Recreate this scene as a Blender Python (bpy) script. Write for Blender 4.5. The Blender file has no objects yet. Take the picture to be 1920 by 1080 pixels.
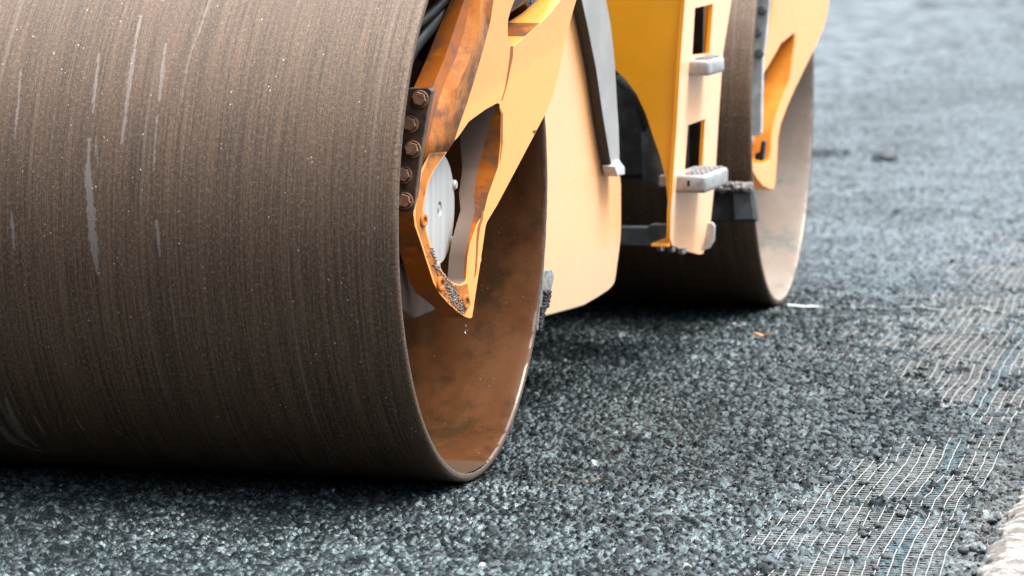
import bpy, bmesh, math, random
import numpy as np
from mathutils import Vector, Matrix

# ------------------------------------------------------------------ camera, sky, sun, exposure
S = bpy.context.scene
COL = S.collection
CAM = np.array([2.567857, -9.044914, 1.536752])
YAW, PITCH, ROLL, FPX = -0.268004, -0.114663, -0.001527, 7540.648


def _axes():
    f = np.array([math.sin(YAW) * math.cos(PITCH), math.cos(YAW) * math.cos(PITCH), math.sin(PITCH)])
    r = np.cross(f, [0, 0, 1.0]); r /= np.linalg.norm(r)
    u = np.cross(r, f)
    return (r * math.cos(ROLL) + u * math.sin(ROLL), -r * math.sin(ROLL) + u * math.cos(ROLL), f)


AX_R, AX_U, AX_F = _axes()
cd = bpy.data.cameras.new('camera')
cam = bpy.data.objects.new('camera', cd)
COL.objects.link(cam)
cam.matrix_world = Matrix(((AX_R[0], AX_U[0], -AX_F[0], CAM[0]), (AX_R[1], AX_U[1], -AX_F[1], CAM[1]),
                           (AX_R[2], AX_U[2], -AX_F[2], CAM[2]), (0, 0, 0, 1)))
cd.sensor_width = 36
cd.lens = FPX * 36 / 1920
cd.clip_start, cd.clip_end = 0.1, 3000
cd.dof.use_dof = True
cd.dof.focus_distance = 9.25
cd.dof.aperture_fstop = 5.0
S.camera = cam

SUN_EL, SUN_AZ = math.radians(66), math.radians(88)     # azimuth clockwise from +Y (away from the camera)
CLOUD_FILL = 4.2
W = bpy.data.worlds.new('World')
S.world = W
W.use_nodes = True
wt = W.node_tree
for n in list(wt.nodes):
    wt.nodes.remove(n)
sky = wt.nodes.new('ShaderNodeTexSky')
sky.sky_type = 'NISHITA'
sky.sun_disc = False
sky.sun_elevation, sky.sun_rotation = SUN_EL, SUN_AZ
sky.air_density, sky.dust_density, sky.ozone_density = 1.0, 2.5, 1.0
bg = wt.nodes.new('ShaderNodeBackground')
bg.inputs['Strength'].default_value = 0.06
wo = wt.nodes.new('ShaderNodeOutputWorld')
wt.links.new(sky.outputs[0], bg.inputs[0])
# unseen bright cloud glow added high overhead, to brighten ground and drum tops
tc = wt.nodes.new('ShaderNodeTexCoord')
dot = wt.nodes.new('ShaderNodeVectorMath'); dot.operation = 'DOT_PRODUCT'
dot.inputs[1].default_value = (0.12, 0.30, 0.945)
wt.links.new(tc.outputs['Generated'], dot.inputs[0])
mr = wt.nodes.new('ShaderNodeMapRange'); mr.interpolation_type = 'SMOOTHSTEP'
for i, v in zip((1, 2, 3, 4), (-.1, .95, 0.0, 1.0)): mr.inputs[i].default_value = v
wt.links.new(dot.outputs['Value'], mr.inputs[0])
cn = wt.nodes.new('ShaderNodeTexNoise'); cn.inputs['Scale'].default_value = 3.0; cn.inputs['Detail'].default_value = 5
wt.links.new(tc.outputs['Generated'], cn.inputs['Vector'])
cm = wt.nodes.new('ShaderNodeMath'); cm.operation = 'MULTIPLY'
wt.links.new(mr.outputs[0], cm.inputs[0]); wt.links.new(cn.outputs['Fac'], cm.inputs[1])
cb = wt.nodes.new('ShaderNodeBackground'); cb.inputs[0].default_value = (.86, .95, 1.0, 1)
cs = wt.nodes.new('ShaderNodeMath'); cs.operation = 'MULTIPLY'; cs.inputs[1].default_value = CLOUD_FILL
wt.links.new(cm.outputs[0], cs.inputs[0]); wt.links.new(cs.outputs[0], cb.inputs[1])
ad = wt.nodes.new('ShaderNodeAddShader')
wt.links.new(bg.outputs[0], ad.inputs[0]); wt.links.new(cb.outputs[0], ad.inputs[1])
wt.links.new(ad.outputs[0], wo.inputs[0])

sl = bpy.data.lights.new('sun', 'SUN')
sl.energy = 3.4
sl.angle = math.radians(28)
sl.color = (1.0, 0.94, 0.86)
so = bpy.data.objects.new('sun', sl)
COL.objects.link(so)
sdir = Vector((math.sin(SUN_AZ) * math.cos(SUN_EL), math.cos(SUN_AZ) * math.cos(SUN_EL), math.sin(SUN_EL)))
so.rotation_euler = sdir.to_track_quat('Z', 'Y').to_euler()
so.location = (6, 6, 8)

S.view_settings.view_transform = 'Standard'
S.view_settings.look = 'None'
S.view_settings.exposure = 0.68
S.view_settings.gamma = 1
S.view_settings.use_curve_mapping = False

RND = random.Random(7)
NPR = np.random.RandomState(11)


# ------------------------------------------------------------------ where a sight line meets a real plane
def ray(px, py):
    return AX_F + AX_R * ((px - 960) / FPX) + AX_U * ((540 - py) / FPX)


def on(p, n, d):
    """point of the plane n.x = d seen at p"""
    n = np.asarray(n, float)
    r = ray(*p)
    t = (d - n @ CAM) / (n @ r)
    return Vector(CAM + t * r)


def onx(p, x): return on(p, (1, 0, 0), x)
def ony(p, y): return on(p, (0, 1, 0), y)
def onz(p, z=0.0): return on(p, (0, 0, 1), z)


R0 = 0.65


def on_drum(p):
    r = ray(*p)
    oy, oz = CAM[1], CAM[2] - R0
    a = r[1] ** 2 + r[2] ** 2; b = 2 * (oy * r[1] + oz * r[2]); c = oy * oy + oz * oz - R0 * R0
    t = (-b - math.sqrt(max(0, b * b - 4 * a * c))) / (2 * a)
    q = CAM + t * r
    return q[0], math.atan2(q[2] - R0, -q[1])      # x along the axis, angle up from the side facing the camera


# ------------------------------------------------------------------ object helpers
def obj(name, bm, mats, parent=None, smooth=35, bevel=0, segs=2):
    me = bpy.data.meshes.new(name)
    bmesh.ops.recalc_face_normals(bm, faces=bm.faces[:])
    bm.to_mesh(me); bm.free()
    return link(name, me, mats, parent, smooth, bevel, segs)


def link(name, me, mats, parent=None, smooth=35, bevel=0, segs=2):
    for m in (mats if isinstance(mats, (list, tuple)) else [mats]):
        me.materials.append(m)
    if smooth:
        me.shade_smooth()
        me.set_sharp_from_angle(angle=math.radians(smooth))
    o = bpy.data.objects.new(name, me)
    COL.objects.link(o)
    if parent:
        o.parent = parent
    if bevel:
        b = o.modifiers.new('bevel', 'BEVEL')
        b.width, b.segments, b.limit_method, b.angle_limit = bevel, segs, 'ANGLE', math.radians(40)
        b.harden_normals = True
    return o


def tag(o, label=None, cat=None, group=None, kind=None):
    if label: o['label'] = label
    if cat: o['category'] = cat
    if group: o['group'] = group
    if kind: o['kind'] = kind
    return o


def poly_bm(pts):
    bm = bmesh.new()
    bm.faces.new([bm.verts.new(p) for p in pts])
    return bm


def thicken(bm, off, wall_mat=None, split=None):
    """give a sheet of faces real thickness: off(co) -> vector to the back side"""
    front = bm.faces[:]
    vm = {v: bm.verts.new(v.co + off(v.co)) for v in bm.verts[:]}
    bnd = [e for e in bm.edges if len(e.link_faces) == 1]
    mid = {}
    for f in front:
        nf = bm.faces.new([vm[v] for v in reversed(f.verts)])
        nf.material_index = f.material_index
    for e in bnd:
        l = e.link_loops[0]
        a, b = l.vert, l.link_loop_next.vert
        if split:                                   # the wall in two bands
            for v in (a, b):
                if v not in mid: mid[v] = bm.verts.new(v.co.lerp(vm[v].co, split(v.co)))
            bands = [(b, a, mid[a], mid[b]), (mid[b], mid[a], vm[a], vm[b])]
        else:
            bands = [(b, a, vm[a], vm[b])]
        for k, q in enumerate(bands):
            w = bm.faces.new(q)
            if wall_mat: w.material_index = wall_mat((a.co + b.co) / 2, k if split else w)
    return bm


def slab(pts, off, **k):
    off = Vector(off)
    return thicken(poly_bm(pts), lambda c: off, **k)


def box_bm(lo, hi, bm=None, rot=None, at=None):
    bm = bm or bmesh.new()
    r = bmesh.ops.create_cube(bm, size=1)['verts']
    lo, hi = Vector(lo), Vector(hi)
    for v in r:
        c = Vector([(lo[i] + hi[i]) / 2 + v.co[i] * (hi[i] - lo[i]) for i in range(3)])
        if rot: c = at + rot @ (c - at)
        v.co = c
    return bm


def tube_bm(pts, rad, n=12, bm=None):
    bm = bm or bmesh.new()
    # smooth the path
    P = [Vector(p) for p in pts]
    path = []
    for i in range(len(P) - 1):
        p0, p1, p2, p3 = P[max(0, i - 1)], P[i], P[i + 1], P[min(len(P) - 1, i + 2)]
        for k in range(8):
            t = k / 8
            path.append(0.5 * ((2 * p1) + (p2 - p0) * t + (2 * p0 - 5 * p1 + 4 * p2 - p3) * t * t + (3 * p1 - p0 - 3 * p2 + p3) * t ** 3))
    path.append(P[-1])
    rings = []
    for i, p in enumerate(path):
        d = (path[min(i + 1, len(path) - 1)] - path[max(i - 1, 0)]).normalized()
        a = d.orthogonal().normalized() if i == 0 else (a - d * a.dot(d)).normalized()
        b = d.cross(a)
        rings.append([bm.verts.new(p + rad * (a * math.cos(2 * math.pi * k / n) + b * math.sin(2 * math.pi * k / n))) for k in range(n)])
    for r0, r1 in zip(rings, rings[1:]):
        for k in range(n):
            bm.faces.new([r0[k], r0[(k + 1) % n], r1[(k + 1) % n], r1[k]])
    bm.faces.new(rings[0][::-1]); bm.faces.new(rings[-1])
    return bm


def lathe_bm(profile, centre, axis, n=48, bm=None):
    """profile: (radius, distance along axis)"""
    bm = bm or bmesh.new()
    axis = Vector(axis).normalized(); a = axis.orthogonal().normalized(); b = axis.cross(a); c = Vector(centre)
    rings = []
    for r, h in profile:
        if r < 1e-6:
            rings.append([bm.verts.new(c + axis * h)])
        else:
            rings.append([bm.verts.new(c + axis * h + r * (a * math.cos(2 * math.pi * k / n) + b * math.sin(2 * math.pi * k / n))) for k in range(n)])
    for r0, r1 in zip(rings, rings[1:]):
        for k in range(n):
            q = [r0[k % len(r0)], r0[(k + 1) % len(r0)], r1[(k + 1) % len(r1)], r1[k % len(r1)]]
            u = []
            for v in q:
                if v not in u: u.append(v)
            if len(u) > 2: bm.faces.new(u)
    return bm


def grid_mesh(name, V, nx, ny):
    """V: (ny*nx,3), row-major"""
    me = bpy.data.meshes.new(name)
    i = np.arange((ny - 1) * (nx - 1)); a = (i // (nx - 1)) * nx + i % (nx - 1)
    L = np.stack([a, a + 1, a + 1 + nx, a + nx], -1).astype(np.int32).ravel()
    me.vertices.add(len(V)); me.vertices.foreach_set('co', V.astype(np.float32).ravel())
    me.loops.add(len(L)); me.loops.foreach_set('vertex_index', L)
    me.polygons.add(len(i)); me.polygons.foreach_set('loop_start', (np.arange(len(i)) * 4).astype(np.int32))
    me.update(calc_edges=True)
    return me


def tri_mesh(name, V, F):
    me = bpy.data.meshes.new(name)
    k = F.shape[1]
    me.vertices.add(len(V)); me.vertices.foreach_set('co', V.astype(np.float32).ravel())
    me.loops.add(F.size); me.loops.foreach_set('vertex_index', F.astype(np.int32).ravel())
    me.polygons.add(len(F)); me.polygons.foreach_set('loop_start', (np.arange(len(F)) * k).astype(np.int32))
    me.update(calc_edges=True)
    return me


def attr(me, name, val):
    a = me.attributes.new(name, 'FLOAT', 'POINT')
    a.data.foreach_set('value', val.astype(np.float32))


# ------------------------------------------------------------------ materials
class Nodes:
    def __init__(self, name):
        self.m = bpy.data.materials.new(name); self.m.use_nodes = True
        self.t = self.m.node_tree
        self.b = self.t.nodes['Principled BSDF']

    def n(self, typ, **k):
        x = self.t.nodes.new('ShaderNode' + typ)
        for a, v in k.items(): setattr(x, a, v)
        return x

    def put(self, sock, v):
        if v is None: return
        if hasattr(v, 'is_output'): self.t.links.new(v, sock)
        else:
            if isinstance(v, tuple) and len(v) == 3 and len(sock.default_value) == 4: v = (*v, 1)
            sock.default_value = v

    def set(self, **k):
        for a, v in k.items(): self.put(self.b.inputs[a.replace('_', ' ')], v)
        return self

    def pos(self): return self.n('NewGeometry').outputs['Position']
    def objc(self): return self.n('TexCoord').outputs['Object']
    def uv(self): return self.n('TexCoord').outputs['UV']
    def at(self, name): return self.n('Attribute', attribute_name=name).outputs['Fac']

    def map(self, v, scale=(1, 1, 1), loc=(0, 0, 0)):
        m = self.n('Mapping'); self.put(m.inputs[0], v); m.inputs['Scale'].default_value = scale; m.inputs['Location'].default_value = loc
        return m.outputs[0]

    def noise(self, v, scale, detail=4, rough=.6, dist=0):
        x = self.n('TexNoise'); self.put(x.inputs['Vector'], v)
        x.inputs['Scale'].default_value = scale; x.inputs['Detail'].default_value = detail
        x.inputs['Roughness'].default_value = rough; x.inputs['Distortion'].default_value = dist
        return x.outputs['Fac']

    def voro(self, v, scale, out='Distance', feat='F1'):
        x = self.n('TexVoronoi', feature=feat); self.put(x.inputs['Vector'], v); x.inputs['Scale'].default_value = scale
        return x.outputs[out]

    def ramp(self, f, lo, hi, a=0.0, b=1.0, smooth=True):
        x = self.n('MapRange', interpolation_type='SMOOTHSTEP' if smooth else 'LINEAR')
        self.put(x.inputs[0], f)
        for i, v in zip((1, 2, 3, 4), (lo, hi, a, b)): x.inputs[i].default_value = v
        return x.outputs[0]

    def mix(self, f, a, b):
        x = self.n('Mix', data_type='RGBA')
        self.put(x.inputs[0], f); self.put(x.inputs[6], a); self.put(x.inputs[7], b)
        return x.outputs[2]

    def math(self, op, a, b=0.0):
        x = self.n('Math', operation=op); self.put(x.inputs[0], a); self.put(x.inputs[1], b)
        return x.outputs[0]

    def bump(self, h, strength=.3, dist=.01, normal=None):
        x = self.n('Bump'); x.inputs['Strength'].default_value = strength; x.inputs['Distance'].default_value = dist
        self.put(x.inputs['Height'], h)
        if normal: self.put(x.inputs['Normal'], normal)
        return x.outputs[0]

    def sep(self, v):
        x = self.n('SeparateXYZ'); self.put(x.inputs[0], v)
        return x.outputs


YELLOW = (.86, .335, .045)


def paint(name, rust=.0, dust=.0, col=YELLOW, rustcol=(.42, .115, .012), rough=.32, sheen=.5, speck=.5, coat=.5, spec=.5):
    N = Nodes(name); p = N.pos()
    big = N.noise(p, 7, 5, .65, .4); fine = N.noise(p, 60, 4, .7)
    c = N.mix(N.ramp(N.noise(p, 3, 3), .35, .7), col, tuple(v * .9 for v in col))
    if rust:
        k = N.ramp(N.math('ADD', big, N.math('MULTIPLY', fine, .25)), .78 - .45 * rust, .98 - .45 * rust)
        rc = N.mix(N.ramp(N.noise(p, 9, 5, .6, .2), .43, .58), rustcol, (.15, .058, .026))
        c = N.mix(k, c, rc)
    if dust:
        d = N.ramp(N.noise(p, 5, 4, .6, .6), .72 - .5 * dust, .8 - .5 * dust)
        c = N.mix(d, c, (.165, .108, .083))
    sp = N.ramp(N.voro(p, 70), .05, .11, 1, 0)
    sp2 = N.math('MULTIPLY', sp, N.ramp(N.noise(p, 14, 2), .52, .6))
    c = N.mix(N.math('MULTIPLY', sp2, speck), c, (.05, .03, .02))
    N.set(Base_Color=c, Roughness=N.ramp(fine, .3, .7, rough - .06, rough + .1), Coat_Weight=coat, Specular_IOR_Level=spec, Coat_Roughness=.25,
          Sheen_Weight=sheen, Sheen_Roughness=.35, Sheen_Tint=(1, .86, .76), Normal=N.bump(N.noise(p, 3.2, 2), .10, .03, N.bump(N.noise(p, 40, 3), .04, .004)))
    return N.m


M = {}
M['paint'] = paint('yellow_paint', rust=.0, speck=.6, sheen=.75)  # lit copy: strong sheen paints the pale look of right-facing sides
M['rusty'] = paint('rusty_shaded_orange_paint', rust=.85, col=(.50, .145, .008), rustcol=(.29, .078, .007), sheen=0, speck=.8, coat=.06, spec=.22, rough=.42)  # real rust; base orange also darkened to paint shade on camera-facing faces
M['rustlight'] = paint('orange_stained_paint', rust=.55, col=(.56, .19, .035), sheen=0, speck=.8, coat=.08, spec=.25, rough=.42)
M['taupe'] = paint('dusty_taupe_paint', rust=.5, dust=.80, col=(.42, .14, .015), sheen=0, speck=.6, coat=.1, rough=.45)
M['orange'] = paint('shaded_yellow_paint', rust=0, sheen=.05, speck=.1, col=(.98, .375, .010))  # shaded copy of the yellow paint, saturated for camera-facing sheets


def plain(name, col, rough=.5, metal=0, noise=.25, scale=25, bump=.05, coat=0, vary=None):
    N = Nodes(name); p = N.pos()
    f = N.noise(p, scale, 5, .65)
    c = N.mix(N.ramp(f, .35, .68), tuple(v * (1 - noise) for v in col), vary or tuple(min(1, v * (1 + noise)) for v in col))
    N.set(Base_Color=c, Roughness=N.ramp(f, .3, .7, rough - .07, rough + .1), Metallic=metal, Coat_Weight=coat,
          Normal=N.bump(N.noise(p, scale * 3, 4), bump * 4, .003))
    return N.m


M['mount'] = plain('wet_brown_mount', (.085, .052, .036), .7, 0, .3, 12)
M['scraperplate'] = plain('worn_scraper_plate', (.26, .255, .25), .55, .2, .45, 45, .15)
M['run'] = plain('rust_run', (.46, .16, .025), .45, 0, .35, 40, vary=(.30, .09, .015))
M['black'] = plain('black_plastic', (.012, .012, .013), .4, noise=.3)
M['dark'] = plain('dark_grey_steel', (.02, .022, .024), .5, noise=.4, scale=12, vary=(.05, .052, .055))
M['rubber'] = plain('black_rubber', (.018, .02, .021), .55)
M['grey'] = plain('grey_aluminium', (.38, .38, .38), .45, .4, .2)
M['graypl'] = plain('grey_bracket', (.10, .11, .115), .5, .2, .3)
M['bargrey'] = plain('grey_bar_face', (.29, .287, .28), .5, 0, .12, 8)  # outer face of the bar, lighter than its black sides
M['bolt'] = plain('rusty_bolt', (.20, .095, .052), .5, .1, .35, 90, .1)
M['plate'] = plain('stained_dark_plate', (.095, .072, .056), .45, .15, .4, 40, .08, vary=(.17, .09, .055))
M['deep'] = plain('shaded_casting_paint', (.66, .21, .008), .5, 0, .12, 10)  # same casting paint darkened, painting shade on the rear yoke's walls
M['lightplate'] = plain('light_steel_plate', (.6, .6, .61), .5, .3, .2)
M['bitumen'] = plain('bitumen_crust', (.02, .02, .021), .5, 0, .5, 60, .4)
M['grit'] = plain('grey_grit', (.09, .088, .085), .5, 0, .5, 160, .3, vary=(.55, .5, .46))
M['steel'] = plain('bright_steel', (.5, .5, .5), .3, 1, .1)

# white galvanised hub cover with dull streaks
N = Nodes('galvanised_cover'); p = N.pos(); s = N.noise(N.map(p, (1, 30, 1.2)), 2.2, 3)
N.set(Base_Color=N.mix(N.ramp(s, .4, .62), (.50, .50, .48), (.40, .42, .43)), Roughness=.45, Metallic=.15,
      Normal=N.bump(N.noise(p, 90, 3), .1, .002))
M['disc'] = N.m

# the steel shell of a drum: scoured along the rolling direction
def shell_mat(name, light=1.0):
    N = Nodes(name); uv = N.uv()
    st = N.noise(N.map(uv, (130, 1.3, 1)), 1, 5, .75)
    st2 = N.noise(N.map(uv, (170, 3.5, 1)), 1, 3, .7)
    st3 = N.noise(N.map(uv, (14, .8, 1)), 1, 3, .6)
    gr = N.noise(uv, 300, 4, .8)
    blot = N.noise(uv, 5, 4, .6)
    k = N.math('ADD', N.math('ADD', N.math('MULTIPLY', st, .42), N.math('MULTIPLY', st2, .45)), N.math('MULTIPLY', st3, .13))
    c = N.mix(N.ramp(k, .40, .60), (.040, .016, .005), (.150, .080, .040))
    c = N.mix(N.ramp(gr, .53, .68, 0, .45), c, (.25, .185, .145))
    c = N.mix(N.ramp(gr, .46, .32, 0, .55), c, (.03, .018, .012))
    c = N.mix(N.ramp(blot, .4, .7, 0, .35), c, (.10, .05, .028))
    gc = N.noise(N.map(uv, (1, .7, 1)), 150, 3, .85)
    c = N.mix(N.ramp(gc, .52, .62, 0, .42), c, (.27, .18, .125))
    c = N.mix(N.ramp(gc, .47, .38, 0, .5), c, (.025, .014, .009))
    # long pale scour lines
    sl_ = N.noise(N.map(uv, (38, .45, 1)), 1, 2, .5)
    c = N.mix(N.ramp(sl_, .60, .75, 0, .28), c, (.30, .25, .21))
    # pale dried drips
    dr = N.at('drip')
    dn = N.ramp(N.math('ADD', dr, N.math('MULTIPLY', N.math('SUBTRACT', N.noise(N.map(uv, (1, .5, 1)), 130, 4, .8), .5), 1.2)), .2, .7)
    c = N.mix(N.math('MULTIPLY', dn, .5), c, (.33, .285, .255))
    # flecks of grit and spray
    v = N.ramp(N.voro(N.map(uv, (1, .8, 1)), 78), .09, .15, 1, 0)
    fl = N.math('MULTIPLY', v, N.ramp(N.noise(uv, 21, 4, .8), .56, .60))
    c = N.mix(fl, c, (.62, .6, .57))
    pit = N.ramp(N.noise(N.map(uv, (1, .8, 1), (3.3, 1.7, 0)), 95, 2, .5, 1.2), .72, .76)
    c = N.mix(N.math('MULTIPLY', pit, .8), c, (.03, .02, .015))
    h = N.math('ADD', N.math('MULTIPLY', gr, .7), N.math('MULTIPLY', k, .8))
    h = N.math('SUBTRACT', h, N.math('MULTIPLY', pit, .9))
    N.set(Base_Color=c, Metallic=.1, Roughness=N.ramp(gr, .3, .7, .34, .5), Specular_IOR_Level=.85, Specular_Tint=(1, .88, .79), Normal=N.bump(h, .7, .003))
    return N.m


M['shell'] = shell_mat('brown_scoured_steel')

# wet rusty inside of a drum
def inner_mat(name, a, b, rough):
    N = Nodes(name); p = N.pos()
    f = N.noise(N.map(p, (1.5, 1, 1)), 3.6, 6, .68, .4); g = N.noise(p, 45, 4, .7)
    c = N.mix(N.ramp(f, .3, .72), a, b)
    c = N.mix(N.ramp(g, .58, .75, 0, .3), c, tuple(v * .45 for v in a))
    c = N.mix(N.ramp(N.noise(N.map(p, (1, 1, 1), (3, 1, 2)), 5.5, 5, .7), .50, .66, 0, .75), c, tuple(v * w_ for v, w_ in zip(a, (.45, .72, .8))))
    sp = N.math('MULTIPLY', N.ramp(N.voro(p, 55), .08, .15, 1, 0), N.ramp(N.noise(p, 11, 3), .45, .55))
    c = N.mix(N.math('MULTIPLY', sp, .9), c, (.04, .03, .025))
    hi = N.math('MULTIPLY', N.ramp(N.voro(N.map(p, (1, 1, 1), (.7, .2, .4)), 70), .05, .09, 1, 0), N.ramp(N.noise(p, 9, 2), .55, .6))
    c = N.mix(N.math('MULTIPLY', hi, .8), c, (.6, .45, .35))
    N.set(Base_Color=c, Roughness=N.ramp(f, .3, .7, rough, rough + .15), Coat_Weight=.35, Coat_Roughness=.12, Specular_IOR_Level=.5,
          Normal=N.bump(N.math('ADD', g, N.math('MULTIPLY', sp, .8)), .16, .003))
    return N.m


M['inner'] = inner_mat('wet_rust_brown', (.080, .029, .010), (.135, .052, .018), .24)
M['inner_pale'] = inner_mat('pale_inside', (.30, .24, .20), (.38, .31, .265), .4)  # paler base than the front drum's inside

N = Nodes('scuffed_rim_edge'); p = N.pos(); g = N.noise(p, 150, 4, .8)
N.set(Base_Color=N.mix(N.ramp(g, .35, .65), (.05, .03, .02), (.14, .092, .066)), Metallic=.1, Roughness=.6, Normal=N.bump(g, .6, .003))
M['rim'] = N.m

# asphalt: each stone has its own tone, bitumen-coated
N = Nodes('fresh_asphalt'); p = N.pos(); st = N.at('stone'); mil = N.at('milled')
g = N.noise(p, 380, 4, .75)
c = N.mix(N.ramp(st, .3, .75), (.004, .006, .007), (.046, .054, .057))
c = N.mix(N.ramp(g, .52, .72, 0, .55), c, (.12, .12, .118))
chip = N.math('MULTIPLY', N.ramp(st, .955, .97), N.ramp(g, .35, .5))
c = N.mix(chip, c, (.42, .36, .32))
c = N.mix(N.math('MULTIPLY', mil, N.ramp(N.noise(p, 75, 6, .9), .47, .54)), c, (.26, .235, .22))
big = N.noise(N.map(p, (1, 1.6, 1)), 2.2, 5, .7)
c = N.mix(N.ramp(big, .40, .62, .6, 0), c, (.008, .010, .011))
wide = N.noise(N.map(p, (.45, .16, 1)), 1, 5, .65)
big = N.math('MULTIPLY', big, N.ramp(wide, .38, .56, .68, 1.10))
N.set(Base_Color=c, Roughness=N.ramp(N.noise(p, 120, 3), .3, .7, .16, .38), Specular_IOR_Level=N.math('MULTIPLY', N.ramp(big, .38, .6, .45, 1.2), N.ramp(st, .3, .72, .12, .95)), Specular_Tint=(.72, .95, 1.0),
      Normal=N.bump(N.noise(p, 34, 5, .8), .35, .012, N.bump(N.math('ADD', g, N.noise(p, 160, 3)), .2, .004)))
M['asphalt'] = N.m

N = Nodes('asphalt_crumb'); p = N.pos(); g = N.noise(p, 300, 4, .7)
N.set(Base_Color=N.mix(N.ramp(g, .4, .7), (.012, .014, .015), (.06, .062, .062)), Roughness=.4, Normal=N.bump(g, .6, .003))
M['crumb'] = N.m

N = Nodes('rough_concrete'); p = N.pos(); g = N.noise(p, 14, 6, .75, .5); g2 = N.noise(p, 120, 4, .7)
c = N.mix(N.ramp(g, .44, .56), (.16, .135, .115), (.40, .37, .34))
c = N.mix(N.ramp(g2, .5, .66, 0, .8), c, (.09, .075, .065))
N.set(Base_Color=c, Roughness=.8, Normal=N.bump(N.math('ADD', g, N.math('MULTIPLY', g2, .4)), .9, .012))
M['concrete'] = N.m

M['strand'] = plain('white_glass_fibre', (.38, .365, .35), .5, 0, .15, 80)
N = Nodes('grey_glass_fibre'); p = N.pos(); f = N.noise(p, 45, 4)
N.set(Base_Color=N.mix(N.math('MULTIPLY', N.at('blue'), N.ramp(f, .35, .6, .25, 1)), N.mix(N.ramp(f, .35, .65), (.26, .25, .24), (.58, .55, .52)), (.17, .32, .39)), Roughness=.5)
M['cross'] = N.m
M['chalk'] = plain('white_chalk', (.8, .8, .78), .7, 0, .1, 120)
M['leaf'] = plain('dry_leaf', (.55, .24, .10), .6, 0, .25, 90)
N = Nodes('water'); N.set(Base_Color=(.95, .97, 1), Roughness=.02, Transmission_Weight=1.0, IOR=1.33)
M['water'] = N.m
N = Nodes('drum_reflection_water'); N.set(Base_Color=(.10, .075, .05), Roughness=.03, Specular_IOR_Level=.6)  # brown base stands in for the drum's reflection in the water
M['puddle'] = N.m


# ------------------------------------------------------------------ the ground: one sheet, stones as relief
def vnoise(x, y, scale, seed):
    r = np.random.RandomState(seed).rand(256, 256)
    u, v = x / scale, y / scale
    iu, iv = np.floor(u).astype(int), np.floor(v).astype(int)
    fu, fv = u - iu, v - iv
    fu = fu * fu * (3 - 2 * fu); fv = fv * fv * (3 - 2 * fv)
    g = lambda a, b: r[a & 255, b & 255]
    return (g(iu, iv) * (1 - fu) + g(iu + 1, iv) * fu) * (1 - fv) + (g(iu, iv + 1) * (1 - fu) + g(iu + 1, iv + 1) * fu) * fv


def fbm(x, y, scale, seed, o=3):
    t = 0; a = .5
    for k in range(o):
        t = t + a * vnoise(x, y, scale / 2 ** k, seed + k); a *= .5
    return t / (1 - .5 ** o)


ROADK = -.072                                       # the road's own direction: x drifts by ROADK per metre of y


def across(x, y): return x - ROADK * y              # distance across the road


def bare(x, y):
    """the scraped strip between the mesh and the kerb"""
    return np.clip((across(x, y) - 1.17) / .03, 0, 1)


def cover(x, y):
    """how thickly the loose asphalt lies, 0 bare reinforcing mesh .. 1 full mat"""
    s = across(x, y)
    edge = np.interp(y, [-3, -.93, .44, .9, 1.15, 1.5, 1.75, 2.4, 3.5, 5, 8, 12], [.72, .80, .86, .90, 1.06, 1.06, .78, .60, .66, .86, 1.1, 1.3])
    n = fbm(x, y, .28, 5, 4) - .5
    n2 = fbm(x, y, .05, 9, 3) - .5
    soft = np.interp(y, [-1, 1.5, 2, 4, 6], [.30, .22, .5, .6, .6])
    t = (edge - s) / soft + .5 + n * 1.6 + n2 * .9
    t = np.maximum(t, np.clip((fbm(x, y, .07, 15, 3) - .64) * 6, 0, .8))
    return np.clip(t, 0, 1)


def relief(x, y):
    """height and stone tone at points"""
    cv = cover(x, y)
    fbm_l = fbm(x, y, .45, 71, 3)
    H = np.full(x.shape, -.010); ID = np.zeros(x.shape)
    for (cell, rad, amp, seed) in ((.0180, .0102, 1.5, 1), (.0098, .0060, 1.1, 2)):
        T = np.random.RandomState(seed).rand(7, 512, 512)
        ix, iy = np.floor(x / cell).astype(np.int64), np.floor(y / cell).astype(np.int64)
        for dx in (-1, 0, 1):
            for dy in (-1, 0, 1):
                a, b = (ix + dx) & 511, (iy + dy) & 511
                jx = (ix + dx + T[0, a, b]) * cell; jy = (iy + dy + T[1, a, b]) * cell
                ux, uy = x - jx, y - jy
                ang = T[2, a, b] * 6.283; ca, sa = np.cos(ang), np.sin(ang)
                p, q = ux * ca + uy * sa, (-ux * sa + uy * ca) * (1.0 + .6 * T[5, a, b])
                # faceted: mix of round and square distance
                d = .5 * np.sqrt(p * p + q * q) + .5 * np.maximum(np.abs(p), np.abs(q))
                r = rad * (.55 + .75 * T[3, a, b])
                top = (T[4, a, b] ** 1.3 * .0135 - .006) * amp
                if cell > .014:
                    loose = np.clip(.25 + (x - .05) * 1.1 + (fbm_l - .5) * 1.6, .12, .95)
                    top = np.where(T[0, b, a] < loose, top, -.02)
                h = top + p * (T[5, a, b] - .5) * .95 + q * (T[6, a, b] - .5) * .95 - np.maximum(0, d - r) * 2.4
                m = h > H
                H = np.where(m, h, H); ID = np.where(m, T[6, a, b] * .35 + T[3, b, a] * .65, ID)
    cov = np.interp(cv, [0, .35, 1], [.72, .95, 1.0])
    base = cv * .011 - .004 + (fbm(x, y, .22, 21, 2) - .5) * .005 * cv
    return H * cov + base, ID, np.maximum(.6 * bare(x, y), .0 * (1 - np.clip(cv * 1.6, 0, 1)))


def graded(lo, hi, step, far, growth):
    a = list(np.arange(lo, hi, step))
    s, v = step, a[-1]
    while v < far[1]: s *= growth; v += s; a.append(v)
    s, v, pre = step, a[0], []
    while v > far[0]: s *= growth; v -= s; pre.append(v)
    return np.array(pre[::-1] + a)


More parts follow.
